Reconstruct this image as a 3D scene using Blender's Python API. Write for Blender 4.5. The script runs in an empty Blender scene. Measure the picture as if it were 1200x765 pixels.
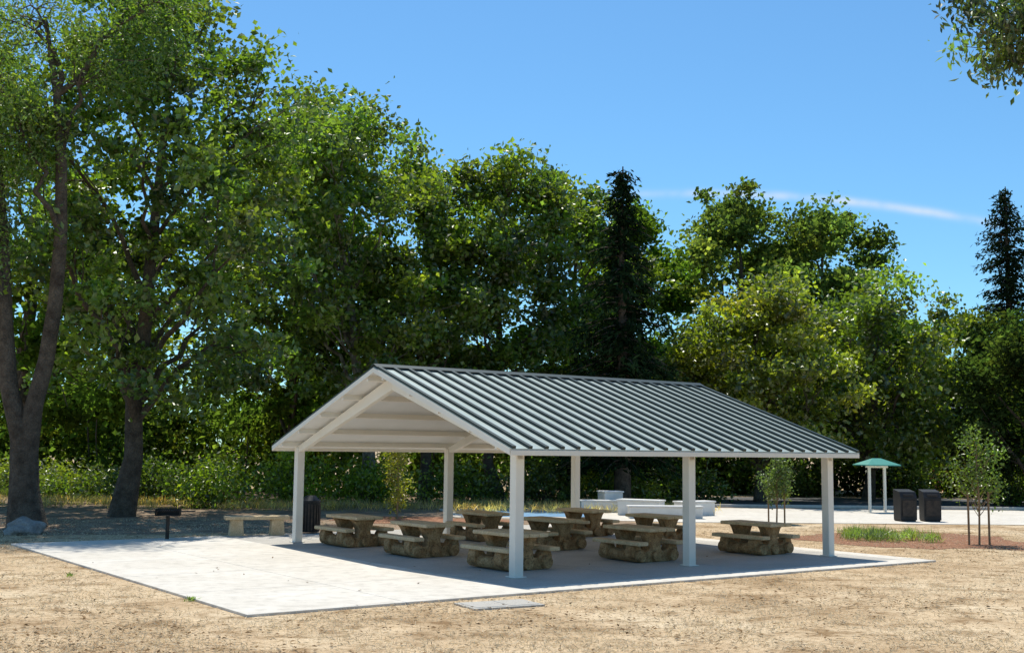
import bpy, math, numpy as np
from mathutils import Vector, Matrix
scene=bpy.context.scene
scene.view_settings.view_transform='Standard'
scene.view_settings.look='None'
scene.view_settings.exposure=0
PI=math.pi
COL=scene.collection

# ------------------------------------------------------------ materials
def new_mat(name):
    m=bpy.data.materials.new(name); m.use_nodes=True
    nt=m.node_tree; nt.nodes.clear()
    out=nt.nodes.new('ShaderNodeOutputMaterial')
    return m,nt,out
def N(nt,t,**kw):
    n=nt.nodes.new(t)
    for k,v in kw.items():
        if k in n.inputs: n.inputs[k].default_value=v
        else: setattr(n,k,v)
    return n
def ramp(nt,fac,stops):
    r=nt.nodes.new('ShaderNodeValToRGB'); nt.links.new(fac,r.inputs[0])
    e=r.color_ramp.elements
    while len(e)<len(stops): e.new(0.5)
    for i,(p,c) in enumerate(stops):
        e[i].position=p; e[i].color=(c[0],c[1],c[2],1)
    return r.outputs[0]
def noise_mat(name,layers,rough=.8,bump=.3,bscale=40,metal=0,spec=.3,bdist=.02):
    m,nt,out=new_mat(name)
    tc=nt.nodes.new('ShaderNodeNewGeometry')
    col=None
    for (sc,stops) in layers:
        nz=N(nt,'ShaderNodeTexNoise',Scale=sc,Detail=3.0,Roughness=.65)
        nt.links.new(tc.outputs['Position'],nz.inputs['Vector'])
        c=ramp(nt,nz.outputs[0],stops)
        if col is None: col=c
        else:
            mx=nt.nodes.new('ShaderNodeMix'); mx.data_type='RGBA'; mx.blend_type='MULTIPLY'
            mx.inputs[0].default_value=1
            nt.links.new(col,mx.inputs[6]); nt.links.new(c,mx.inputs[7]); col=mx.outputs[2]
    p=N(nt,'ShaderNodeBsdfPrincipled',Roughness=rough,Metallic=metal)
    p.inputs['Specular IOR Level'].default_value=spec
    nt.links.new(col,p.inputs['Base Color'])
    if bump>0:
        nz=N(nt,'ShaderNodeTexNoise',Scale=bscale,Detail=2.0)
        nt.links.new(tc.outputs['Position'],nz.inputs['Vector'])
        b=N(nt,'ShaderNodeBump',Strength=bump,Distance=bdist)
        nt.links.new(nz.outputs[0],b.inputs['Height']); nt.links.new(b.outputs[0],p.inputs['Normal'])
    nt.links.new(p.outputs[0],out.inputs[0])
    return m
def leaf_mat(name,trans=.45,tcol=(1.5,1.7,.7),gloss=.06):
    m,nt,out=new_mat(name)
    a=nt.nodes.new('ShaderNodeAttribute'); a.attribute_name='tint'
    d=nt.nodes.new('ShaderNodeBsdfDiffuse'); t=nt.nodes.new('ShaderNodeBsdfTranslucent')
    mul=nt.nodes.new('ShaderNodeMix'); mul.data_type='RGBA'; mul.blend_type='MULTIPLY'; mul.inputs[0].default_value=1
    mul.inputs[7].default_value=(*tcol,1)
    nt.links.new(a.outputs['Color'],d.inputs[0]); nt.links.new(a.outputs['Color'],mul.inputs[6]); nt.links.new(mul.outputs[2],t.inputs[0])
    m1=N(nt,'ShaderNodeMixShader'); m1.inputs[0].default_value=trans
    nt.links.new(d.outputs[0],m1.inputs[1]); nt.links.new(t.outputs[0],m1.inputs[2])
    last=m1
    if gloss>0:
        g=N(nt,'ShaderNodeBsdfGlossy',Roughness=.4); g.inputs['Color'].default_value=(.85,.88,.8,1)
        m2=N(nt,'ShaderNodeMixShader'); m2.inputs[0].default_value=gloss
        nt.links.new(m1.outputs[0],m2.inputs[1]); nt.links.new(g.outputs[0],m2.inputs[2]); last=m2
    nt.links.new(last.outputs[0],out.inputs[0])
    return m
M={}
M['leaf']=leaf_mat('leaf_foliage',trans=.5,tcol=(2.5,2.75,.8),gloss=.07)
M['leaf_far']=leaf_mat('far_foliage',trans=.5,tcol=(2.3,2.6,.9),gloss=0)
M['needle']=leaf_mat('needle_foliage',trans=.15,gloss=0)
M['straw']=leaf_mat('straw_blades',trans=.25,tcol=(1.1,1.1,1.0),gloss=0)
M['bark']=noise_mat('bark',[(3,[(.3,(.06,.043,.03)),(.7,(.16,.125,.09))]),(25,[(.3,(.6,.6,.6)),(.7,(1.2,1.2,1.2))])],rough=.95,bump=.9,bscale=18,bdist=.06)
M['bark_pale']=noise_mat('sycamore_bark',[(2.2,[(.35,(.09,.07,.05)),(.5,(.16,.14,.11)),(.65,(.3,.28,.23))])],rough=.9,bump=.6,bscale=14,bdist=.04)
M['ground']=noise_mat('dry_grass_ground',[
    (.33,[(.3,(.45,.315,.19)),(.5,(.66,.505,.34)),(.7,(.78,.64,.465))]),
    (1.5,[(.34,(.55,.48,.40)),(.48,(.94,.925,.895)),(.7,(1.08,1.07,1.04))]),
    (8,[(.35,(.55,.50,.42)),(.46,(.94,.93,.91)),(.7,(1.08,1.07,1.05))]),
    (75,[(.32,(.40,.35,.28)),(.5,(.98,.98,.97)),(.72,(1.15,1.15,1.12))])],rough=1,bump=.6,bscale=45,spec=.05,bdist=.04)
M['dirt']=noise_mat('bare_dirt',[(.8,[(.3,(.22,.15,.10)),(.7,(.42,.315,.22))]),(22,[(.3,(.6,.6,.6)),(.7,(1.2,1.2,1.2))])],rough=1,bump=.7,bscale=30,spec=.05)
M['meadow']=noise_mat('green_meadow',[(.8,[(.3,(.18,.24,.05)),(.7,(.38,.38,.13))]),(14,[(.3,(.6,.6,.6)),(.7,(1.2,1.2,1.2))])],rough=1,bump=.7,bscale=25,spec=.05)
M['mulch']=noise_mat('red_bark_mulch',[(6,[(.3,(.25,.11,.065)),(.7,(.48,.27,.17))]),(50,[(.35,(.4,.4,.4)),(.65,(1.3,1.3,1.3))])],rough=1,bump=1,bscale=60,spec=.05)
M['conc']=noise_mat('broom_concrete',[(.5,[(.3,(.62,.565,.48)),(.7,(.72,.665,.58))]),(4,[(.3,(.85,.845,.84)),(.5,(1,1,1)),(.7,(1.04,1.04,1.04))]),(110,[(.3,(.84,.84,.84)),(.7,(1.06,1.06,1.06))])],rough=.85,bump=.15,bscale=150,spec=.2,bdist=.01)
M['conc_in']=noise_mat('shade_toned_aggregate',[(.6,[(.3,(.42,.39,.34)),(.7,(.52,.485,.43))]),(60,[(.3,(.7,.7,.7)),(.7,(1.2,1.2,1.2))])],rough=.85,bump=.3,bscale=120,spec=.2,bdist=.01)  # grey aggregate grain, with roof shade put into the darker base colour
M['conc_white']=noise_mat('pale_precast_concrete',[(2,[(.3,(.66,.64,.60)),(.7,(.76,.74,.70))])],rough=.8,bump=.15,bscale=60)
M['joint']=noise_mat('slab_joint_base',[(4,[(.3,(.12,.11,.09)),(.7,(.2,.18,.15))])],rough=1,bump=0)  # thin darker base showing between the slab panels
M['asphalt']=noise_mat('asphalt',[(.7,[(.3,(.08,.08,.082)),(.7,(.12,.118,.118))]),(80,[(.3,(.7,.7,.7)),(.7,(1.3,1.3,1.3))])],rough=.9,bump=.4,bscale=120)
M['blue']=noise_mat('pale_blue_patch',[(1.5,[(.3,(.14,.29,.46)),(.7,(.20,.37,.55))])],rough=.5,bump=.1,bscale=60)
M['white']=noise_mat('cream_painted_steel',[(1.5,[(.3,(.78,.72,.62)),(.7,(.82,.77,.68))])],rough=.45,bump=0,spec=.4)
M['ceil']=noise_mat('white_ceiling_panel',[(1.5,[(.3,(.74,.73,.70)),(.7,(.80,.79,.77))])],rough=.5,bump=0,spec=.3)
M['roof']=noise_mat('sage_metal_pan',[(.8,[(.3,(.36,.42,.38)),(.7,(.43,.49,.45))])],rough=.42,bump=.05,bscale=3,metal=.2,spec=.5)
M['rib']=noise_mat('dark_metal_seam_shade',[(.8,[(.3,(.03,.042,.036)),(.7,(.045,.06,.052))])],rough=.5,bump=0,spec=.3)  # dark metal; on the roof seams this colour also paints in their shadow
M['table']=noise_mat('log_textured_concrete',[(5,[(.3,(.22,.12,.05)),(.5,(.37,.22,.10)),(.7,(.52,.34,.17))]),(30,[(.3,(.42,.38,.33)),(.5,(1,1,1)),(.7,(1.2,1.16,1.1))])],rough=.9,bump=.7,bscale=25,bdist=.03)
M['tabletop']=noise_mat('weathered_table_top',[(4,[(.3,(.64,.465,.27)),(.7,(.80,.62,.40))]),(35,[(.3,(.68,.66,.62)),(.7,(1.05,1.05,1.02))])],rough=.75,bump=.4,bscale=30,bdist=.02,spec=.15)
M['black']=noise_mat('black_powdercoat',[(5,[(.3,(.012,.012,.013)),(.7,(.022,.022,.024))])],rough=.5,bump=0)
M['darkmetal']=noise_mat('dark_steel',[(8,[(.3,(.03,.027,.025)),(.7,(.07,.055,.045))])],rough=.6,bump=.2,metal=.4)
M['teal']=noise_mat('teal_metal_roof',[(2,[(.3,(.06,.27,.22)),(.7,(.09,.33,.27))])],rough=.5,bump=0)
M['rock']=noise_mat('boulder_rock',[(3,[(.3,(.20,.18,.16)),(.7,(.40,.37,.33))]),(30,[(.3,(.7,.7,.7)),(.7,(1.2,1.2,1.2))])],rough=.95,bump=.8,bscale=12,bdist=.05)
M['stake']=noise_mat('lodgepole_stake',[(8,[(.3,(.22,.14,.08)),(.7,(.34,.24,.14))])],rough=.9,bump=.2)
M['brick']=noise_mat('red_brick_wall',[(6,[(.3,(.28,.08,.05)),(.7,(.38,.13,.08))])],rough=.9,bump=.2)
M['glass']=noise_mat('dark_window_glass',[(1,[(.3,(.02,.025,.03)),(.7,(.03,.035,.04))])],rough=.1,bump=0)

# ------------------------------------------------------------ mesh helpers
def obj(name,me,parent=None,loc=None,rz=0):
    o=bpy.data.objects.new(name,me); COL.objects.link(o)
    if parent: o.parent=parent
    if loc is not None: o.location=loc
    o.rotation_euler[2]=rz
    return o
def quads_obj(name,V,F,mi,C,mats,smooth_mask=None):
    me=bpy.data.meshes.new(name)
    nv=len(V); nf=len(F)
    me.vertices.add(nv); me.loops.add(nf*4); me.polygons.add(nf)
    me.vertices.foreach_set('co',V.astype(np.float32).ravel())
    me.loops.foreach_set('vertex_index',F.astype(np.int32).ravel())
    me.polygons.foreach_set('loop_start',np.arange(0,nf*4,4,dtype=np.int32))
    me.polygons.foreach_set('loop_total',np.full(nf,4,dtype=np.int32))
    me.polygons.foreach_set('material_index',mi.astype(np.int32))
    if smooth_mask is not None: me.polygons.foreach_set('use_smooth',smooth_mask)
    for m in mats: me.materials.append(m)
    at=me.attributes.new('tint','FLOAT_COLOR','POINT')
    C4=np.ones((nv,4),np.float32); C4[:,:3]=C
    at.data.foreach_set('color',C4.ravel())
    me.update(calc_edges=True)
    return obj(name,me)
class QB:
    def __init__(s): s.V=[];s.F=[];s.m=[];s.C=[];s.n=0
    def add(s,V,F,mi,C):
        s.V.append(V); s.F.append(F+s.n); s.m.append(np.full(len(F),mi)); s.n+=len(V)
        s.C.append(np.broadcast_to(C,(len(V),3)))
    def tube(s,pts,rad,n=7,mi=0):
        pts=np.array(pts,float); rad=np.array(rad,float); k=len(pts)
        T=np.gradient(pts,axis=0); T/=np.linalg.norm(T,axis=1)[:,None]+1e-9
        ref=np.array([1.0,0.13,0.07]); 
        if abs(T[0]@ref)>.85: ref=np.array([.1,1,.1])
        A=np.cross(T,ref); A/=np.linalg.norm(A,axis=1)[:,None]; B=np.cross(T,A)
        th=np.arange(n)/n*2*PI
        V=pts[:,None,:]+rad[:,None,None]*(np.cos(th)[None,:,None]*A[:,None,:]+np.sin(th)[None,:,None]*B[:,None,:])
        i=np.arange(k-1)[:,None]*n; j=np.arange(n)[None,:]; j2=(j+1)%n
        F=np.stack([i+j,i+j2,i+n+j2,i+n+j],-1).reshape(-1,4)
        s.add(V.reshape(-1,3),F,mi,(.1,.1,.1))
    def leaves(s,rng,P,L,W,tint,mi=1,up=.5,axis=None,curl=.15):
        n=len(P)
        nr=rng.normal(size=(n,3)); nr/=np.linalg.norm(nr,axis=1)[:,None]; nr[:,2]+=up
        nr/=np.linalg.norm(nr,axis=1)[:,None]
        r=rng.normal(size=(n,3)) if axis is None else axis+rng.normal(size=(n,3))*.35
        d=r-(r*nr).sum(1)[:,None]*nr; d/=np.linalg.norm(d,axis=1)[:,None]+1e-9
        w=np.cross(nr,d)
        Ls=(L*rng.uniform(.6,1.3,n))[:,None]; Ws=(W*rng.uniform(.6,1.3,n))[:,None]
        V=np.stack([P-d*Ls/2,P+w*Ws/2+nr*Ws*curl,P+d*Ls/2,P-w*Ws/2+nr*Ws*curl],1).reshape(-1,3)
        F=np.arange(4*n).reshape(n,4)
        C=np.repeat(tint,4,axis=0)
        s.add(V,F,mi,C)
    def build(s,name,mats):
        V=np.concatenate(s.V);F=np.concatenate(s.F);m=np.concatenate(s.m);C=np.concatenate(s.C)
        return quads_obj(name,V,F,m,C,mats,(m==0))
def tints(rng,base,n_cl,per,cv=.3,lv=.28,yellow=.35):
    b=np.array(base)
    c=1+rng.normal(size=n_cl)*cv; c=np.clip(c,.4,1.9)
    c=np.repeat(c,per)*np.clip(1+rng.normal(size=n_cl*per)*lv,.4,2)
    t=b[None,:]*c[:,None]
    y=np.repeat(rng.uniform(0,1,n_cl)**2,per)*yellow
    t[:,0]*=1+y; t[:,2]*=1-.5*y
    return t
def bez(p0,p1,sag,n=6,rng=None,wob=.1):
    p0=np.array(p0,float);p1=np.array(p1,float)
    t=np.linspace(0,1,n)[:,None]
    P=p0+(p1-p0)*t; P[:,2]+=sag*(4*t*(1-t))[:,0]
    if rng is not None:
        w=rng.normal(size=(n,3))*wob; w[0]=0; P+=w
    return P

def make_tree(name,x,y,h,r,cb,seed,nl=12,ncl=10,per=150,leaf=.26,base=(.055,.10,.018),tr=.3,lean=(0,0),cr=.95,bark='bark',prof=0.6,flat=.62,mat='leaf'):
    rng=np.random.default_rng(seed); q=QB()
    k=9; tz=np.linspace(0,1,k)
    tp=np.stack([x+lean[0]*tz**1.5+np.cumsum(rng.normal(size=k)*.12)*(tz>0),y+lean[1]*tz+np.cumsum(rng.normal(size=k)*.12)*(tz>0),tz*h*.86-.05],1)
    tradii=tr*(1-.85*tz); tradii[0]*=1.35
    q.tube(tp,tradii,10)
    def trunk_at(z):
        return np.array([np.interp(z,tp[:,2],tp[:,i]) for i in range(3)]), np.interp(z,tp[:,2],tradii)
    C=[]
    for i in range(nl):
        f=(i+.5)/nl; f=min(.97,max(.03,f+rng.uniform(-.06,.06)))
        pr=r*(math.sin(PI*(.14+.80*f)))**prof
        lr=r*rng.uniform(.28,.44)*(1.05-.38*f)
        zc=cb+lr*.6+(h-lr*.8-cb-lr*.6)*f
        ang=i*2.39996+rng.uniform(-.5,.5)
        rad=max(0,(pr-lr*.6))*rng.uniform(.6,1.08)
        c0,_=trunk_at(zc)
        lc=np.array([c0[0]+math.cos(ang)*rad,c0[1]+math.sin(ang)*rad,zc])
        z0=max(cb*.75,zc-rad*.9-1.0); b0,br=trunk_at(z0)
        path=bez(b0,lc,.25*rad*.3,7,rng,.10)
        q.tube(path,np.linspace(max(br*.5,.05),.03,7),6)
        for j in range(ncl):
            d=rng.normal(size=3); d/=np.linalg.norm(d)
            rr=lr*rng.uniform(.35,1)**.5
            if rng.uniform()<.28: rr=lr*rng.uniform(1.1,1.5)
            cc=lc+d*rr*np.array([1,1,1.0]); 
            if cc[2]<cb*.7: cc[2]=cb*.7+rng.uniform(0,1)
            C.append(cc)
            if rng.uniform()<.45:
                s0=path[rng.integers(3,7)]
                q.tube(bez(s0,cc,0,4,rng,.06),np.linspace(.03,.010,4),4)
    C=np.array(C); n=len(C)
    rad=cr*rng.uniform(.45,1.25,n)
    P=np.repeat(C,per,axis=0)+rng.normal(size=(n*per,3))*np.repeat(rad,per)[:,None]*.55*np.array([1,1,flat])
    tn=tints(rng,base,n,per)
    q.leaves(rng,P,leaf,leaf*.75,tn,1)
    return q.build(name,[M[bark],M[mat]])

def make_conifer(name,x,y,h,r,cb,seed,base=(.022,.045,.018),per=20,whorls=34,droop=.35,tr=.32,taper=.75):
    rng=np.random.default_rng(seed); q=QB()
    q.tube([(x,y,-.05),(x+.05,y,h*.3),(x-.05,y,h*.65),(x,y,h)],[tr*1.3,tr*.9,tr*.5,.03],9)
    for i in range(whorls):
        f=i/whorls; z=cb+(h-cb)*f
        L=r*(1-f)**taper*rng.uniform(.7,1.1)+.35
        nb=int(5+4*(1-f))
        for j in range(nb):
            a=rng.uniform(0,2*PI); l=L*rng.uniform(.55,1.15)
            t=np.linspace(0,1,7)
            pts=np.stack([x+math.cos(a)*l*t,y+math.sin(a)*l*t,z+.12*l*t-droop*l*t**2+rng.normal()*.1*t],1)
            q.tube(pts,np.linspace(.04,.01,7),4)
            m=int(per*l/1.2)+8
            tt=rng.uniform(.1,1,m)
            P=np.stack([np.interp(tt,t,pts[:,k]) for k in range(3)],1)
            P+=rng.normal(size=(m,3))*np.array([.2,.2,.11]); P[:,2]-=rng.uniform(0,.25,m)
            tn=tints(rng,base,1,m,.2,.35,.1)
            ax=np.tile(np.array([math.cos(a)*.7,math.sin(a)*.7,-.5]),(m,1))
            q.leaves(rng,P,.38,.12,tn,1,up=.6,axis=ax)
    return q.build(name,[M['bark'],M['needle']])

def make_bush(name,x,y,w,d,h,seed,ncl=22,per=120,leaf=.14,base=(.06,.11,.02),mat='leaf',cr=.35):
    rng=np.random.default_rng(seed); q=QB()
    C=[]
    for i in range(ncl):
        a=rng.uniform(0,2*PI); rr=rng.uniform(0,1)**.5; zz=rng.uniform(.1,1)*h*(1-.45*rr)*rng.uniform(.7,1.1)
        c=np.array([x+math.cos(a)*rr*w/2,y+math.sin(a)*rr*d/2,zz]); C.append(c)
        q.tube(bez((x+math.cos(a)*rr*w*.12,y+math.sin(a)*rr*d*.12,-.02),c,.05,4,rng,.04),[.03,.025,.015,.008],4)
    C=np.array(C); rad=cr*rng.uniform(.6,1.4,ncl)
    P=np.repeat(C,per,axis=0)+rng.normal(size=(ncl*per,3))*np.repeat(rad,per)[:,None]*np.array([1,1,.8])
    P[:,2]=np.abs(P[:,2])+.01
    q.leaves(rng,P,leaf,leaf*.6,tints(rng,base,ncl,per),1)
    return q.build(name,[M['bark'],M[mat]])

def foliage_band(name,boxes,seed,leaf,base,per=160,cr=1.0,mat='leaf_far'):
    rng=np.random.default_rng(seed); q=QB(); C=[]
    for (x0,x1,y0,y1,z0,z1,n) in boxes:
        xs=rng.uniform(x0,x1,n)
        top=z0+(z1-z0)*(.62+.2*np.sin(xs*.55+seed)+.18*np.sin(xs*1.37+2*seed))
        zs=z0+(top-z0)*rng.uniform(0,1,n)**.8
        C.append(np.stack([xs,rng.uniform(y0,y1,n),zs],1))
    C=np.concatenate(C); n=len(C)
    for c in C[::5]:
        q.tube([(c[0]+rng.normal()*.3,c[1],-.05),(c[0],c[1],c[2]*.6),(c[0],c[1],c[2])],[.06,.04,.01],4)
    rad=cr*rng.uniform(.5,1.3,n)
    P=np.repeat(C,per,axis=0)+rng.normal(size=(n*per,3))*np.repeat(rad,per)[:,None]*.6*np.array([1,1,.8])
    P[:,2]=np.abs(P[:,2])
    q.leaves(rng,P,leaf,leaf*.7,tints(rng,base,n,per,.4,.25,.5),1)
    return q.build(name,[M['bark'],M[mat]])

class PB:
    def __init__(s): s.V=[];s.F=[];s.m=[]
    def box(s,c,sz,mi=0,rz=0,R=None):
        n=len(s.V); hx,hy,hz=[v/2 for v in sz]
        R=R or Matrix.Rotation(rz,3,'Z')
        for z in(-hz,hz):
            for y in(-hy,hy):
                for x in(-hx,hx):
                    s.V.append(tuple(Vector(c)+R@Vector((x,y,z))))
        for f in[(0,2,3,1),(4,5,7,6),(0,1,5,4),(2,6,7,3),(0,4,6,2),(1,3,7,5)]:
            s.F.append(tuple(i+n for i in f)); s.m.append(mi)
    def prism(s,prof,axis,c0,c1,mi=0):
        n=len(s.V);k=len(prof)
        def P(p,c):
            return {0:(c,p[0],p[1]),1:(p[0],c,p[1]),2:(p[0],p[1],c)}[axis]
        for c in(c0,c1):
            for p in prof: s.V.append(P(p,c))
        for i in range(k):
            j=(i+1)%k; s.F.append((n+i,n+j,n+k+j,n+k+i)); s.m.append(mi)
        s.F.append(tuple(n+i for i in range(k))[::-1]); s.m.append(mi)
        s.F.append(tuple(n+k+i for i in range(k))); s.m.append(mi)
    def cyl(s,p0,p1,r0,r1,n=12,mi=0):
        p0=Vector(p0);p1=Vector(p1);d=(p1-p0).normalized()
        a=d.orthogonal().normalized();b=d.cross(a);k=len(s.V)
        for p,r in((p0,r0),(p1,r1)):
            for i in range(n):
                t=i/n*2*PI; s.V.append(tuple(p+(a*math.cos(t)+b*math.sin(t))*r))
        for i in range(n):
            j=(i+1)%n; s.F.append((k+i,k+j,k+n+j,k+n+i)); s.m.append(mi)
        s.F.append(tuple(k+i for i in range(n))[::-1]);s.m.append(mi)
        s.F.append(tuple(k+n+i for i in range(n)));s.m.append(mi)
    def mesh(s,name,mats):
        me=bpy.data.meshes.new(name); me.from_pydata(s.V,[],s.F)
        for m in mats: me.materials.append(m)
        me.polygons.foreach_set('material_index',s.m)
        import bmesh
        bm=bmesh.new(); bm.from_mesh(me); bmesh.ops.recalc_face_normals(bm,faces=bm.faces); bm.to_mesh(me); bm.free()
        return me
    def build(s,name,mats,parent=None,loc=None,rz=0,bevel=0,seg=2):
        o=obj(name,s.mesh(name,mats),parent,loc,rz)
        if bevel:
            b=o.modifiers.new('bevel','BEVEL'); b.width=bevel; b.segments=seg; b.limit_method='ANGLE'; b.angle_limit=.6
        return o

# ------------------------------------------------------------ site frame (building axes)
NX,NY,YAW=0.1313,22.434,0.6289
H=2.45; SP=4.5986; W=9.489; ZR=4.256; ZE=2.479; OE=.5025; OG=.5177
ca,sa=math.cos(YAW),math.sin(YAW)
def site(s,t,z=0): return (NX+s*ca-t*sa, NY+s*sa+t*ca, z)

# ------------------------------------------------------------ ground sheets
def sheet(name,pts,z,mat):
    p=PB(); p.V=[(a,b,z) for a,b in pts]; p.F=[tuple(range(len(pts)))]; p.m=[0]
    return p.build(name,[mat])
sheet('ground',[(-900,-300),(900,-300),(900,1500),(-900,1500)],0,M['ground'])
def blob(cx,cy,rx,ry,seed,n=90):
    rng=np.random.default_rng(seed); ph=rng.uniform(0,6,6)
    out=[]
    for i in range(n):
        t=i/n*2*PI; k=1+.12*math.sin(3*t+ph[0])+.08*math.sin(5*t+ph[1])+.05*math.sin(9*t+ph[2])+.03*math.sin(17*t+ph[3])+.02*math.sin(29*t+ph[4])
        out.append((cx+rx*k*math.cos(t),cy+ry*k*math.sin(t)))
    return out
sheet('dirt_ground',blob(-14,50,32,16.5,3),.004,M['dirt'])
sheet('meadow_ground',blob(-38,82,26,20,5),.008,M['meadow'])
sheet('mulch_bed',blob(11.8,34,3.2,3.6,7),.008,M['mulch'])
sheet('mulch_bed',blob(-3.2,40.2,3.2,1.9,8),.012,M['mulch'])
sheet('concrete_path',[(-2,42.2),(6,40.8),(16,41.4),(60,43),(60,52.5),(22,52),(4,51),(-3,48)],.016,M['conc'])
sheet('blue_patch',blob(.9,44.9,2.3,2.3,19,60),.022,M['blue'])  # flat pale blue patch on the path behind the tables
sheet('asphalt_road',[(8,53),(70,54.5),(70,66),(8,64)],.012,M['asphalt'])
p=PB(); p.box((39,53.0,.07),(62,.15,.14),0,rz=math.atan2(1.5,62)); p.build('road_kerb',[M['conc']],bevel=.02)

p=PB()
p.prism([(-6.26,-1.94),(10.56,-1.94),(10.56,12.28),(-6.26,12.28)],2,-.10,.024,1)
sx=[-6.28,-3.6,-.92,2.2,5.1,8.0,10.58]; ty=[-1.96,.9,3.75,6.6,9.45,12.3]
for i in range(len(sx)-1):
    for j in range(len(ty)-1):
        g=.009
        x0,x1=sx[i]+g,sx[i+1]-g; y0,y1=ty[j]+g,ty[j+1]-g
        if i==0:x0=sx[0]
        if j==0:y0=ty[0]
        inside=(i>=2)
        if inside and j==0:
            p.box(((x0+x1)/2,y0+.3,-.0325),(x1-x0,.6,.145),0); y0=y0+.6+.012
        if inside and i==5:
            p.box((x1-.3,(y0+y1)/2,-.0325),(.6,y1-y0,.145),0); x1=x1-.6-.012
        p.box(((x0+x1)/2,(y0+y1)/2,-.0325),(x1-x0,y1-y0,.145),2 if inside else 0)  # panels under the roof get the concrete with shade in its colour
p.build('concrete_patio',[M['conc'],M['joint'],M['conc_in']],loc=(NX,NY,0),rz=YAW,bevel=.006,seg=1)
p=PB(); 
p.box((0,0,.006),(1.25,.75,.05),0); p.box((-.3,0,.014),(.52,.6,.05),1); p.box((.3,0,.014),(.52,.6,.05),1)
p.build('utility_cover',[M['conc_in'],M['conc_in']],loc=(-.15,18.75,0),rz=.5,bevel=.01)

# ------------------------------------------------------------ pavilion
pav=bpy.data.objects.new('picnic_pavilion',None); COL.objects.link(pav); pav.location=(NX,NY,0); pav.rotation_euler[2]=YAW
Z0=.04
pw=.2
for k,(s_,t_) in enumerate([(0,0),(SP,0),(2*SP,0),(0,W),(SP,W),(2*SP,W)]):
    p=PB(); p.box((s_,t_,(Z0+H)/2),(pw,pw,H-Z0)); 
    p.box((s_,t_,Z0+.012),(pw+.1,pw+.1,.024))
    p.build('post_%d'%(k+1),[M['white']],parent=pav,bevel=.012)
slope=(ZR-ZE)/(W/2+OE); ang=math.atan(slope)
def roof_z(t): return ZR-abs(t-W/2)*slope
th=.05
for side,nm in((-1,'front'),(1,'back')):
    te=W/2+side*(W/2+OE)
    pr=[(W/2,ZR),(te,ZE),(te,ZE-th),(W/2,ZR-th)]
    p=PB(); p.prism([(a,b-.002) for a,b in pr],0,-OG,2*SP+OG,0); p.build('ceiling_deck_'+nm,[M['ceil']],parent=pav)
    p=PB(); p.prism([(W/2-side*0,ZR+.012),(te+side*.03,ZE+.012-.03*slope),(te+side*.03,ZE+.001-.03*slope),(W/2,ZR+.001)],0,-OG-.02,2*SP+OG+.02,0)
    L=2*SP+2*OG; nr=27
    ln=math.hypot(W/2+OE+.03,(W/2+OE+.03)*slope)
    mid=((W/2+te+side*.03)/2,(ZR+ZE-.03*slope)/2+.012)
    R=Matrix.Rotation(-side*ang,3,'X')
    nrm=R@Vector((0,0,1))
    for i in range(nr):
        xx=-OG+.045+(L-.09)*i/(nr-1)
        c=Vector((xx,mid[0],mid[1]))+nrm*.026
        p.box(c,(.085,ln,.052),1,R=R)
    p.build('metal_roof_'+nm,[M['roof'],M['rib']],parent=pav)
p=PB(); 
p.prism([(W/2-.16,ZR-.16*slope+.066),(W/2,ZR+.089),(W/2+.16,ZR-.16*slope+.066),(W/2,ZR+.068)],0,-OG-.03,2*SP+OG+.03,0); p.build('ridge_cap',[M['rib']],parent=pav)
for side,nm in((-1,'front'),(1,'back')):
    te=W/2+side*(W/2+OE)
    p=PB(); p.box((SP,te+side*.02,ZE-.075),(2*SP+2*OG+.02,.03,.10)); p.build('eave_fascia_'+nm,[M['white']],parent=pav,bevel=.004,seg=1)
    for e,xx in(('left',-OG-.018),('right',2*SP+OG+.018)):
        p=PB(); d=.11
        p.prism([(W/2,ZR-.004),(te,ZE-.004),(te,ZE-d),(W/2,ZR-d)],0,xx-.015,xx+.015); p.build('rake_trim_%s_%s'%(nm,e),[M['white']],parent=pav)
for k in range(3):
    xx=k*SP
    for side in(-1,1):
        t0=W/2+side*(W/2-.0)
        p=PB(); 
        zt=lambda t: roof_z(t)-th-.13
        p.prism([(W/2,zt(W/2)),(t0+side*.1,zt(t0+side*.1)),(t0+side*.1,zt(t0+side*.1)-.16),(W/2,zt(W/2)-.30)],0,xx-.07,xx+.07)
        p.build('rafter_%d_%s'%(k+1,'a' if side<0 else 'b'),[M['white']],parent=pav,bevel=.006,seg=1)
for side in(-1,1):
    for i,tt in enumerate([.35,1.5,2.65,3.8,4.75]):
        t=W/2+side*tt
        p=PB(); R=Matrix.Rotation(-side*ang,3,'X')
        p.box((SP,t,roof_z(t)-th-.066),(2*SP+2*OG-.02,.06,.12),0,R=R); p.build('purlin_%d_%s'%(i+1,'a' if side<0 else 'b'),[M['white']],parent=pav)

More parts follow.
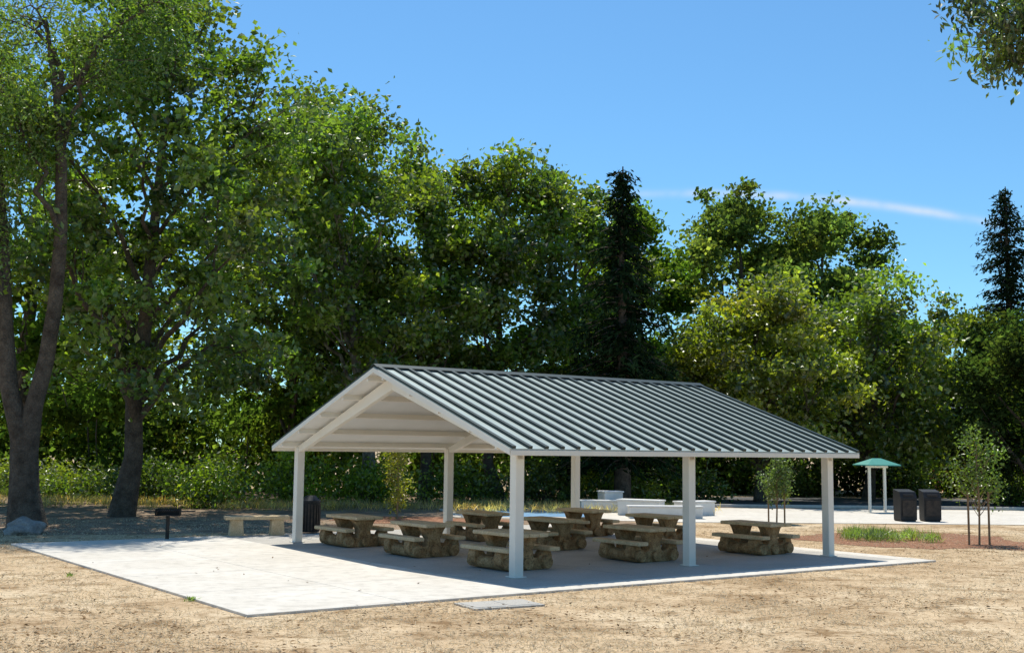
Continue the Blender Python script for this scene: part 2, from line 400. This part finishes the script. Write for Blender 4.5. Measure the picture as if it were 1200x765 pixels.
# ------------------------------------------------------------ picnic tables
def table_mesh():
    p=PB()
    for i in range(3):
        p.box(((i-1)*.252,0,.705),(.247,1.60,.08),1)
    for sd in(-1,1):
        p.box((sd*.55,0,.42),(.28,1.60,.085),1)
    prof=[(-.64,.376),(-.68,.26),(-.65,.13),(-.54,.03),(-.42,0),(.42,0),(.54,.03),(.65,.13),(.68,.26),(.64,.376),(.44,.376),(.39,.29),(.28,.235),(.19,.25),(.16,.40),(.26,.60),(.32,.664),(-.32,.664),(-.26,.60),(-.16,.40),(-.19,.25),(-.28,.235),(-.39,.29),(-.44,.376)]
    for yy in(-.44,.44):
        p.prism(prof,1,yy-.12,yy+.12,0)
    for sd in(-1,1):
        p.cyl((sd*.48,-.68,.15),(sd*.48,.68,.15),.13,.13,14,0)
    p.cyl((0,-.64,.13),(0,.64,.13),.12,.12,12,0)
    return p.mesh('picnic_table',[M['table'],M['tabletop']])
tm=table_mesh()
rng=np.random.default_rng(4)
for t_ in(1.5,4.75,7.9):
    for s_ in(.85,4.6,8.2):
        x,y,_=site(s_+rng.uniform(-.1,.1),t_+rng.uniform(-.1,.1))
        o=obj('picnic_table',tm,loc=(x,y,.04),rz=YAW+rng.uniform(-.04,.04))
        b=o.modifiers.new('bevel','BEVEL'); b.width=.022; b.segments=2; b.limit_method='ANGLE'; b.angle_limit=.6

p=PB(); p.box((0,0,.50),(1.75,.42,.1),0)
for sd in(-1,1): p.prism([(sd*.55-.2,0),(sd*.55+.2,0),(sd*.55+.16,.45),(sd*.55-.16,.45)],1,-.17,.17,0)
p.build('concrete_bench',[M['tabletop']],loc=(-6.95,32.2,.02),rz=.35,bevel=.02)
p=PB(); p.cyl((0,0,0),(0,0,.62),.05,.05,12,0)
p.box((0,0,.635),(.62,.42,.02),0)
for sx_ in(-.31,.31): p.box((sx_,0,.72),(.014,.42,.17),0)
p.box((0,.21,.72),(.60,.014,.17),0)
for i in range(12): p.cyl((-.30+i*.0545,-.2,.76),(-.30+i*.0545,.2,.76),.008,.008,6,0)
p.box((.50,0,.74),(.36,.34,.02),0); p.box((-.46,0,.74),(.28,.34,.02),0)
p.cyl((-.12,-.22,.77),(-.12,-.34,.77),.01,.01,6,0); p.cyl((.12,-.22,.77),(.12,-.34,.77),.01,.01,6,0)
p.box((0,0,.01),(.24,.24,.02),0)
p.build('pedestal_grill',[M['darkmetal']],loc=(-8.93,30.6,.01),rz=.2)
def bin_mesh(name,w,d,h):
    p=PB()
    p.prism([(-d/2*.92,.05),(d/2*.92,.05),(d/2,h*.72),(d/2,h),(-d/2*.6,h*.93),(-d/2,h*.74)],0,-w/2,w/2,0)
    p.box((0,0,.03),(w*.9,d*.85,.06),1)
    p.box((0,-d/2-.008,h*.42),(w*.8,.016,h*.5),1)
    p.box((0,-d/2*.82-.03,h*.83),(w*.6,.03,.09),1,R=Matrix.Rotation(-.5,3,'X'))
    for sx_ in(-1,1): p.cyl((sx_*w*.35,d*.45,.08),(sx_*w*.45,d*.45,.08),.08,.08,12,1)
    return p.mesh(name,[M['black'],M['darkmetal']])
bm_=bin_mesh('trash_bin',.62,.66,1.15)
for (x,y,r_) in((14.5,42.9,.1),(15.45,43.0,-.05)):
    o=obj('trash_bin',bm_,loc=(x,y,.02),rz=r_); b=o.modifiers.new('b','BEVEL'); b.width=.03;b.segments=2
p=PB(); p.cyl((0,0,.04),(0,0,.86),.25,.27,20,0); p.cyl((0,0,.87),(0,0,.93),.29,.29,20,0); p.cyl((0,0,.93),(0,0,1.06),.27,.14,20,0)
for i in range(20):
    t=i/20*2*PI; p.box((.275*math.cos(t),.275*math.sin(t),.46),(.02,.05,.74),1,rz=t)
p.build('litter_barrel',[M['black'],M['darkmetal']],loc=(-5.67,33.3,.03))
kio=bpy.data.objects.new('information_kiosk',None); COL.objects.link(kio); kio.location=(15.5,49.3,.015); kio.rotation_euler[2]=.25
for i,sx_ in enumerate((-.36,.36)):
    p=PB(); p.box((sx_,0,.98),(.10,.10,1.96)); p.build('post_%d'%(i+1),[M['white']],parent=kio,bevel=.01)
p=PB(); p.box((0,0,1.90),(1.0,.12,.1)); p.box((0,0,1.93),(.1,.8,.08)); p.build('beam',[M['white']],parent=kio)
p=PB()
p.V=[(-.78,-.6,1.98),(.78,-.6,1.98),(.78,.6,1.98),(-.78,.6,1.98),(-.2,0,2.25),(.2,0,2.25),(-.78,-.6,1.94),(.78,-.6,1.94),(.78,.6,1.94),(-.78,.6,1.94)]
p.F=[(0,1,5,4),(1,2,5),(2,3,4,5),(3,0,4),(0,6,7,1),(1,7,8,2),(2,8,9,3),(3,9,6,0),(9,8,7,6)]; p.m=[0]*9
p.build('hip_roof',[M['teal']],parent=kio)

def wall(name,x,y,w,d,h,rz):
    p=PB(); p.box((0,0,h/2),(w,d,h)); p.box((0,0,h+.03),(w+.08,d+.08,.06)); return p.build(name,[M['conc_white']],loc=(x,y,.016),rz=rz,bevel=.025)
wall('concrete_seat_wall',5.7,43.0,2.7,.5,.40,.05)
wall('concrete_seat_wall',5.0,44.6,1.7,.6,.55,-.5)
wall('concrete_seat_wall',7.1,45.0,1.6,.6,.50,.6)
wall('concrete_seat_wall',3.6,46.8,1.6,.5,.42,.1)
wall('concrete_seat_wall',4.1,47.8,.8,.8,.75,.3)

def boulder(name,x,y,r,seed,sq=.6):
    import bmesh
    bm=bmesh.new(); bmesh.ops.create_icosphere(bm,subdivisions=4,radius=r)
    from mathutils import noise
    for v in bm.verts:
        d=noise.noise(v.co/r*1.3+Vector((seed,0,0)))*.35+noise.noise(v.co/r*4+Vector((seed,3,0)))*.08
        v.co*=1+d; v.co.z*=sq
    me=bpy.data.meshes.new(name); bm.to_mesh(me); bm.free(); me.materials.append(M['rock'])
    return obj(name,me,loc=(x,y,r*sq*.45))
boulder('boulder',-13.35,32.2,.5,1)
boulder('boulder',-13.9,33.6,.3,5)

# ------------------------------------------------------------ saplings
def sapling(x,y,h,w,seed,base,stakes,cb=.4,n=16,per=70):
    rng=np.random.default_rng(seed); q=QB()
    q.tube([(x,y,-.02),(x+.03,y,h*.4),(x-.02,y,h*.7),(x,y,h)],[.03,.025,.015,.005],7)
    C=[]
    for i in range(n):
        z=h*rng.uniform(cb,1.0); a=rng.uniform(0,6.28); rr=w/2*rng.uniform(.2,1)*(1.1-.6*abs(z/h-.6)/.5)
        c=(x+math.cos(a)*rr,y+math.sin(a)*rr,z); C.append(c)
        q.tube(bez((x,y,z-rr*1.1),c,.03,4,rng,.02),[.012,.01,.007,.004],4)
    C=np.array(C)
    P=np.repeat(C,per,axis=0)+rng.normal(size=(n*per,3))*np.array([.13,.13,.18])
    q.leaves(rng,P,.10,.06,tints(rng,base,n,per),1)
    if stakes:
        for sx_ in(-.28,.28): q.tube([(x+sx_,y,0),(x+sx_,y,1.0),(x+sx_,y,1.45)],[.03,.03,.028],7)
    return q.build('young_tree',[M['stake'],M['leaf']])
sapling(9.3,40.8,2.35,1.0,1,(.08,.12,.045),True,n=24,per=90)
sapling(12.9,32.2,3.0,1.5,2,(.08,.13,.03),True,cb=.42,n=28,per=65)
sapling(-3.93,40.8,2.7,1.1,3,(.19,.20,.03),False,cb=.15,n=22)

# ------------------------------------------------------------ big trees
def left_tree():
    rng=np.random.default_rng(11); q=QB(); bx,by=-14.4,35.0
    main=[(0,0,-.05),(-.15,.0,1.0),(-.2,0,2.2),(0,0,3.6),(.3,.0,5.0),(.48,0,6.8),(.5,.1,8.8),(.4,.1,11),(.1,.2,13.3),(-.4,.2,15.8)]
    rr=[.62,.45,.40,.27,.24,.22,.2,.17,.12,.06]
    main=np.array(main)+np.array([bx,by,0]); q.tube(main,rr,12)
    left=np.array([(-.15,0,1.6),(-.35,-.1,2.8),(-.75,-.1,4.2),(-.95,-.1,6),(-1.2,0,8.5),(-1.7,.2,12)])+np.array([bx,by,0])
    q.tube(left,[.30,.29,.26,.22,.17,.08],10)
    lobes=[(-1.5,-.6,9.6,1.2,2.0),(-2.8,0,11.5,2,2.2),(-.8,-.5,12.0,1.3,1.8),(1.2,.3,14.6,2.0,1.4),(-.6,.2,16,2.6,1.8),(-3.2,.2,15,2.4,2),(2.8,.6,16.4,2.0,1.0),(-1.4,-1.2,13.3,1.8,2.2)]
    C=[]
    for (dx,dy,z,rx,rz) in lobes:
        lc=np.array([bx+dx,by+dy,z]); 
        src=main if dx>-1.0 else left
        b0=src[np.argmin(np.abs(src[:,2]-(z-3.0)))]
        path=bez(b0,lc,.2,7,rng,.12); q.tube(path,np.linspace(.11,.03,7),6)
        for j in range(14):
            d=rng.normal(size=3); d/=np.linalg.norm(d); cc=lc+d*np.array([rx,rx,rz])*rng.uniform(.3,1); C.append(cc)
            q.tube(bez(path[rng.integers(3,7)],cc,.1,5,rng,.06),np.linspace(.03,.008,5),4)
    C=np.array(C); per=190; n=len(C)
    P=np.repeat(C,per,axis=0)+rng.normal(size=(n*per,3))*np.array([.45,.45,.38])
    P[:,2]-=rng.exponential(.35,n*per)
    q.leaves(rng,P,.17,.065,tints(rng,(.085,.14,.025),n,per,.2,.2),1,up=.2)
    q.build('leaning_locust_tree',[M['bark'],M['leaf']])
left_tree()
G1=(.085,.138,.024); G2=(.098,.155,.026); G3=(.065,.108,.024); GY=(.135,.17,.025); GD=(.042,.068,.024)
make_tree('sycamore_tree',-13.4,40.4,19.8,6.1,4.2,21,nl=21,ncl=12,per=140,leaf=.26,base=G1,tr=.36,lean=(1.2,0),bark='bark')
make_tree('sycamore_tree',-19.5,47,19,6.5,3.5,22,nl=14,ncl=10,per=110,leaf=.32,base=G3,tr=.4,mat='leaf_far')
make_tree('sycamore_tree',-6.3,51.7,19.0,5.6,5.0,23,nl=20,ncl=12,per=130,leaf=.27,base=G2,tr=.34,lean=(-2.0,0),bark='bark_pale')
make_tree('sycamore_tree',-10.8,57,18.5,5.0,3,24,nl=13,ncl=10,per=90,leaf=.35,base=G3,tr=.3,mat='leaf_far')
make_tree('cottonwood_tree',-4.0,54.5,16.9,4.0,3.5,25,nl=15,ncl=11,per=120,leaf=.28,base=G1,tr=.3)
make_tree('cottonwood_tree',-.5,56,17.3,4.4,3.5,26,nl=17,ncl=11,per=125,leaf=.28,base=G2,tr=.3)
make_tree('cottonwood_tree',2.9,60,17.2,4.0,3.5,27,nl=15,ncl=11,per=125,leaf=.29,base=G1,tr=.3)
make_tree('cottonwood_tree',6.8,65,17.0,3.2,5,28,nl=12,ncl=10,per=105,leaf=.31,base=G1,tr=.28,mat='leaf_far')
make_conifer('redwood_tree',5.0,52,15.4,3.3,2.0,31,base=(.015,.032,.014),whorls=42,per=26,taper=.85)
make_tree('cottonwood_tree',15.2,75,20.1,4.8,4,41,nl=18,ncl=13,per=100,leaf=.35,base=(.095,.138,.048),tr=.35,mat='leaf_far',cr=1.1)
make_tree('cottonwood_tree',20.9,76,18.9,5.0,4,42,nl=17,ncl=13,per=100,leaf=.35,base=(.095,.138,.048),tr=.35,mat='leaf_far',cr=1.1)
make_tree('cottonwood_tree',18.2,79,17.2,4.0,4,49,nl=11,ncl=10,per=90,leaf=.38,base=(.08,.12,.045),tr=.3,mat='leaf_far',cr=1.1)
make_tree('ash_tree',12.4,58,11.4,4.6,2.2,43,nl=17,ncl=12,per=120,leaf=.28,base=GY,tr=.26)
make_tree('ash_tree',19.0,62,11.8,5.0,2.0,44,nl=17,ncl=12,per=120,leaf=.29,base=(.105,.15,.026),tr=.28)
make_tree('oak_tree',28.5,70,11.4,4.4,2.0,45,nl=15,ncl=12,per=95,leaf=.30,base=GD,tr=.3,mat='leaf_far')
make_tree('oak_tree',25.6,56,9.0,3.6,1.0,46,nl=15,ncl=12,per=115,leaf=.25,base=GD,tr=.26,mat='leaf_far')
make_tree('oak_tree',24.0,74,11.0,3.6,2.0,48,nl=12,ncl=10,per=95,leaf=.30,base=G3,tr=.26,mat='leaf_far')
make_conifer('redwood_tree',31.6,73,19.6,4.0,2,47,base=(.018,.032,.015),whorls=44,per=26,taper=.62,droop=.25)
foliage_band('understory_foliage',[(-40,9,60,66,0,6.5,380),(-42,-8,62,70,2,12.5,240)],51,.40,(.06,.095,.024),per=66,cr=1.2)
foliage_band('background_tree_mass',[(-70,70,84,94,0,11.5,600),(9,14,70,78,0,9.5,50)],52,.65,(.065,.10,.032),per=48,cr=1.8)
foliage_band('shrub_thicket',[(6,24,66,70,0,4.2,130),(20,40,66,70,0,5,130)],53,.32,(.05,.08,.024),per=64,cr=.9)
bs=[(-12.2,47,3.2,2,2.4,(.12,.18,.02)),(-9.0,49,3.6,2,3.2,(.16,.23,.022)),(-5.6,49.5,3,2,2.4,(.14,.21,.02)),(-15.5,50,3.5,2,2.2,(.06,.10,.02)),
    (-2,52,3.2,2,2.2,(.10,.15,.02)),(1.5,53,3.0,2,2.4,(.08,.12,.02)),(5,54,3,2,2,(.10,.15,.02)),(8.5,56,3.4,2,2.2,(.08,.13,.02)),(-19,52,4,2,1.6,(.08,.12,.02)),
    (22.5,66,3,2,2.6,(.10,.14,.02)),(25,58,2.5,2,3.2,(.08,.12,.02)),(15.5,66,3,2,2.2,(.08,.12,.02)),(-24,56,5,3,2.2,(.12,.17,.03))]
for i,(x,y,w,d,h,c) in enumerate(bs): make_bush('green_bush',x,y,w,d,h,60+i,base=c,ncl=34,per=90,leaf=.19,cr=.42)
def right_bough():
    rng=np.random.default_rng(77); q=QB()
    tr=np.array([(11.5,17.5,-.05),(11.4,17.4,2),(11.5,17.4,4.5),(11.3,17.3,7),(11.2,17.2,10),(11.3,17.2,13)]); q.tube(tr,[.4,.3,.27,.22,.15,.05],10)
    C=[]
    for e in [(7.0,16,8.75),(7.2,16.2,8.2),(7.5,16.3,9.3),(7.9,15.8,8.6),(9.5,16.5,10.5),(10.5,18.5,12),(12.5,16,11.5),(13.5,18.5,10),(12,19.5,9),(9.2,18.3,9.6),(11.5,17,13)]:
        b0=tr[3] if e[2]<10 else tr[4]
        path=bez(b0,e,.5,8,rng,.08); q.tube(path,np.linspace(.09,.015,8),6)
        for j in range(11):
            cc=np.array(e)+rng.normal(size=3)*np.array([.36,.4,.26])*(1 if e[0]<8.5 else 1.8); C.append(cc)
            q.tube(bez(path[rng.integers(5,8)],cc,.05,4,rng,.03),[.014,.011,.008,.004],4)
    C=np.array(C); per=80; n=len(C)
    P=np.repeat(C,per,axis=0)+rng.normal(size=(n*per,3))*.17
    ax=np.tile(np.array([0,0,-.8]),(n*per,1))
    q.leaves(rng,P,.14,.06,tints(rng,(.055,.09,.032),n,per),1,up=.1,axis=ax)
    q.build('overhanging_oak_tree',[M['bark'],M['leaf']])
right_bough()

bb=bpy.data.objects.new('brick_building',None); COL.objects.link(bb); bb.location=(33.8,82,0)
p=PB(); p.box((0,0,2.6),(9,6,5.2)); p.build('walls',[M['brick']],parent=bb)
p=PB(); p.prism([(-3.4,5.2),(3.4,5.2),(0,6.8)],0,-4.8,4.8); p.build('gable_roof',[M['rib']],parent=bb)
for i in range(3):
    p=PB(); p.box((-2.8+i*2.8,-3.02,2.6),(1.2,.05,1.4)); p.build('window_%d'%(i+1),[M['glass']],parent=bb)

# ------------------------------------------------------------ grass and litter
def in_slab(X,Y):
    dx=X-NX;dy=Y-NY; s=dx*ca+dy*sa; t=-dx*sa+dy*ca
    return (s>-6.32)&(s<10.62)&(t>-2.0)&(t<12.34)
rng=np.random.default_rng(5); q=QB()
n=140000
Y=13+ (rng.uniform(0,1,n)**1.5)*26; X=rng.uniform(-.5,.5,n)*(Y*1.02)
clump=np.sin(X*1.7+np.sin(Y*2.1))*np.sin(Y*1.3+X*.6)+rng.normal(size=n)*.6
k=(~in_slab(X,Y))&(clump>-.2); X=X[k];Y=Y[k];n=len(X)
P=np.stack([X,Y,rng.uniform(.004,.03,n)],1)
ax=rng.normal(size=(n,3)); ax[:,2]=np.abs(ax[:,2])*.45
c=np.array([.74,.61,.42])[None,:]*np.clip(1+rng.normal(size=n)*.34,.25,1.15)[:,None]
q.leaves(rng,P,.085,.010,c,1,up=.6,axis=ax)
q.build('dry_grass',[M['stake'],M['straw']])
rng=np.random.default_rng(15); q=QB()
n=9000
Y=13.5+(rng.uniform(0,1,n)**1.3)*26; X=rng.uniform(-.5,.5,n)*(Y*1.0)
dr=np.sin(X*.55+1.3)*np.sin(Y*.8+X*.25)+.5*np.sin(X*1.9)*np.sin(Y*2.3)
k=(dr+rng.normal(size=n)*.35>.35)|(rng.uniform(size=n)<.12); k&=~(in_slab(X,Y)&(rng.uniform(size=n)<.97))
X=X[k];Y=Y[k];n=len(X)
P=np.stack([X,Y,np.where(in_slab(X,Y),.05,.03)],1)
c=np.array([.22,.14,.075])[None,:]*np.clip(1+rng.normal(size=n)*.4,.3,2)[:,None]
q.leaves(rng,P,.07,.042,c,1,up=2.5)
q.build('leaf_litter',[M['stake'],M['straw']])
def tufts(name,pts,seed,h,per,base,spread=.12):
    rng=np.random.default_rng(seed); q=QB(); n=len(pts)*per
    P=np.repeat(np.array([(a,b,h*.42) for a,b in pts]),per,axis=0)+rng.normal(size=(n,3))*np.array([spread,spread,h*.12])
    ax=np.tile(np.array([0,0,1.0]),(n,1))
    q.leaves(rng,P,h,.018,tints(rng,base,len(pts),per),1,up=0,axis=ax); q.build(name,[M['stake'],M['leaf']])
rng=np.random.default_rng(8)
tufts('green_rush_grass',[(rng.uniform(9.6,12.0),rng.uniform(32.6,35.5)) for i in range(34)],81,.38,50,(.13,.19,.07))
tufts('tall_dry_grass',[(rng.uniform(-24,8),rng.uniform(45,50)) for i in range(420)],82,.45,28,(.40,.32,.17),.25)
tufts('tall_green_grass',[(rng.uniform(-30,-16),rng.uniform(54,62)) for i in range(170)],83,.6,30,(.15,.22,.05),.3)
tufts('weeds',[(-5.1,18.8),(-5.05,18.85),(-8.2,22.0)],84,.1,22,(.10,.16,.03),.04)

# ------------------------------------------------------------ light and sky
SUN_AZ=math.atan2(-.234,.972); SUN_EL=math.radians(65)
sd=Vector((math.sin(SUN_AZ)*math.cos(SUN_EL),math.cos(SUN_AZ)*math.cos(SUN_EL),math.sin(SUN_EL)))
L=bpy.data.lights.new('sun','SUN'); L.energy=5.0; L.angle=math.radians(.53); L.color=(1,.96,.87)
lo=bpy.data.objects.new('sun',L); COL.objects.link(lo); lo.rotation_euler=sd.to_track_quat('Z','Y').to_euler(); lo.location=(0,0,60)
w=bpy.data.worlds.new('World'); scene.world=w; w.use_nodes=True; nt=w.node_tree; nt.nodes.clear()
out=nt.nodes.new('ShaderNodeOutputWorld'); bg=nt.nodes.new('ShaderNodeBackground'); bg.inputs[1].default_value=.138
sky=nt.nodes.new('ShaderNodeTexSky'); sky.sky_type='NISHITA'; sky.sun_disc=False; sky.sun_elevation=SUN_EL; sky.sun_rotation=SUN_AZ
sky.air_density=1.0; sky.dust_density=.35; sky.ozone_density=2.8; sky.altitude=50
tc=nt.nodes.new('ShaderNodeTexCoord'); sx_=nt.nodes.new('ShaderNodeSeparateXYZ'); nt.links.new(tc.outputs['Generated'],sx_.inputs[0])
def mth(op,a,b=None,c=None):
    n=nt.nodes.new('ShaderNodeMath'); n.operation=op
    for i,v in enumerate((a,b,c)):
        if v is None: continue
        if isinstance(v,(int,float)): n.inputs[i].default_value=v
        else: nt.links.new(v,n.inputs[i])
    return n.outputs[0]
grade=nt.nodes.new('ShaderNodeMix'); grade.data_type='RGBA'; grade.blend_type='MULTIPLY'; grade.inputs[0].default_value=1
grade.inputs[7].default_value=(.60,.95,1.10,1)
nt.links.new(sky.outputs[0],grade.inputs[6])
az=mth('ARCTAN2',sx_.outputs[0],sx_.outputs[1]); el=mth('ARCSINE',sx_.outputs[2])
cen=mth('ADD',mth('MULTIPLY',mth('MULTIPLY',az,az),-.5),mth('MULTIPLY_ADD',az,.133,.2105))
d=mth('DIVIDE',mth('SUBTRACT',el,cen),.0034)
g=mth('EXPONENT',mth('MULTIPLY',mth('MULTIPLY',d,d),-1.0))
def sstep(v,a,b):
    n=nt.nodes.new('ShaderNodeMapRange'); n.interpolation_type='SMOOTHSTEP'
    n.inputs[1].default_value=a;n.inputs[2].default_value=b; nt.links.new(v,n.inputs[0]); return n.outputs[0]
mask=mth('MULTIPLY',sstep(az,.02,.22),mth('SUBTRACT',1,sstep(az,.36,.43)))
nz=nt.nodes.new('ShaderNodeTexNoise'); nz.inputs['Scale'].default_value=45; nt.links.new(tc.outputs['Generated'],nz.inputs['Vector'])
fac=mth('MULTIPLY',mth('MULTIPLY',g,mask),mth('MULTIPLY_ADD',nz.outputs[0],.9,-.05))
mx=nt.nodes.new('ShaderNodeMix'); mx.data_type='RGBA'; nt.links.new(fac,mx.inputs[0]); nt.links.new(grade.outputs[2],mx.inputs[6]); mx.inputs[7].default_value=(6,6.3,6.6,1)
nt.links.new(mx.outputs[2],bg.inputs[0]); nt.links.new(bg.outputs[0],out.inputs[0])

# ------------------------------------------------------------ camera
cam=bpy.data.cameras.new('camera'); co=bpy.data.objects.new('camera',cam); COL.objects.link(co); scene.camera=co
cam.sensor_width=36; cam.lens=1356.1/1200*36; cam.clip_start=.1; cam.clip_end=3000
R=Matrix.Rotation(PI/2+.1055,4,'X')@Matrix.Rotation(.0116,4,'Z')
co.matrix_world=Matrix.Translation((0,0,2.469))@R
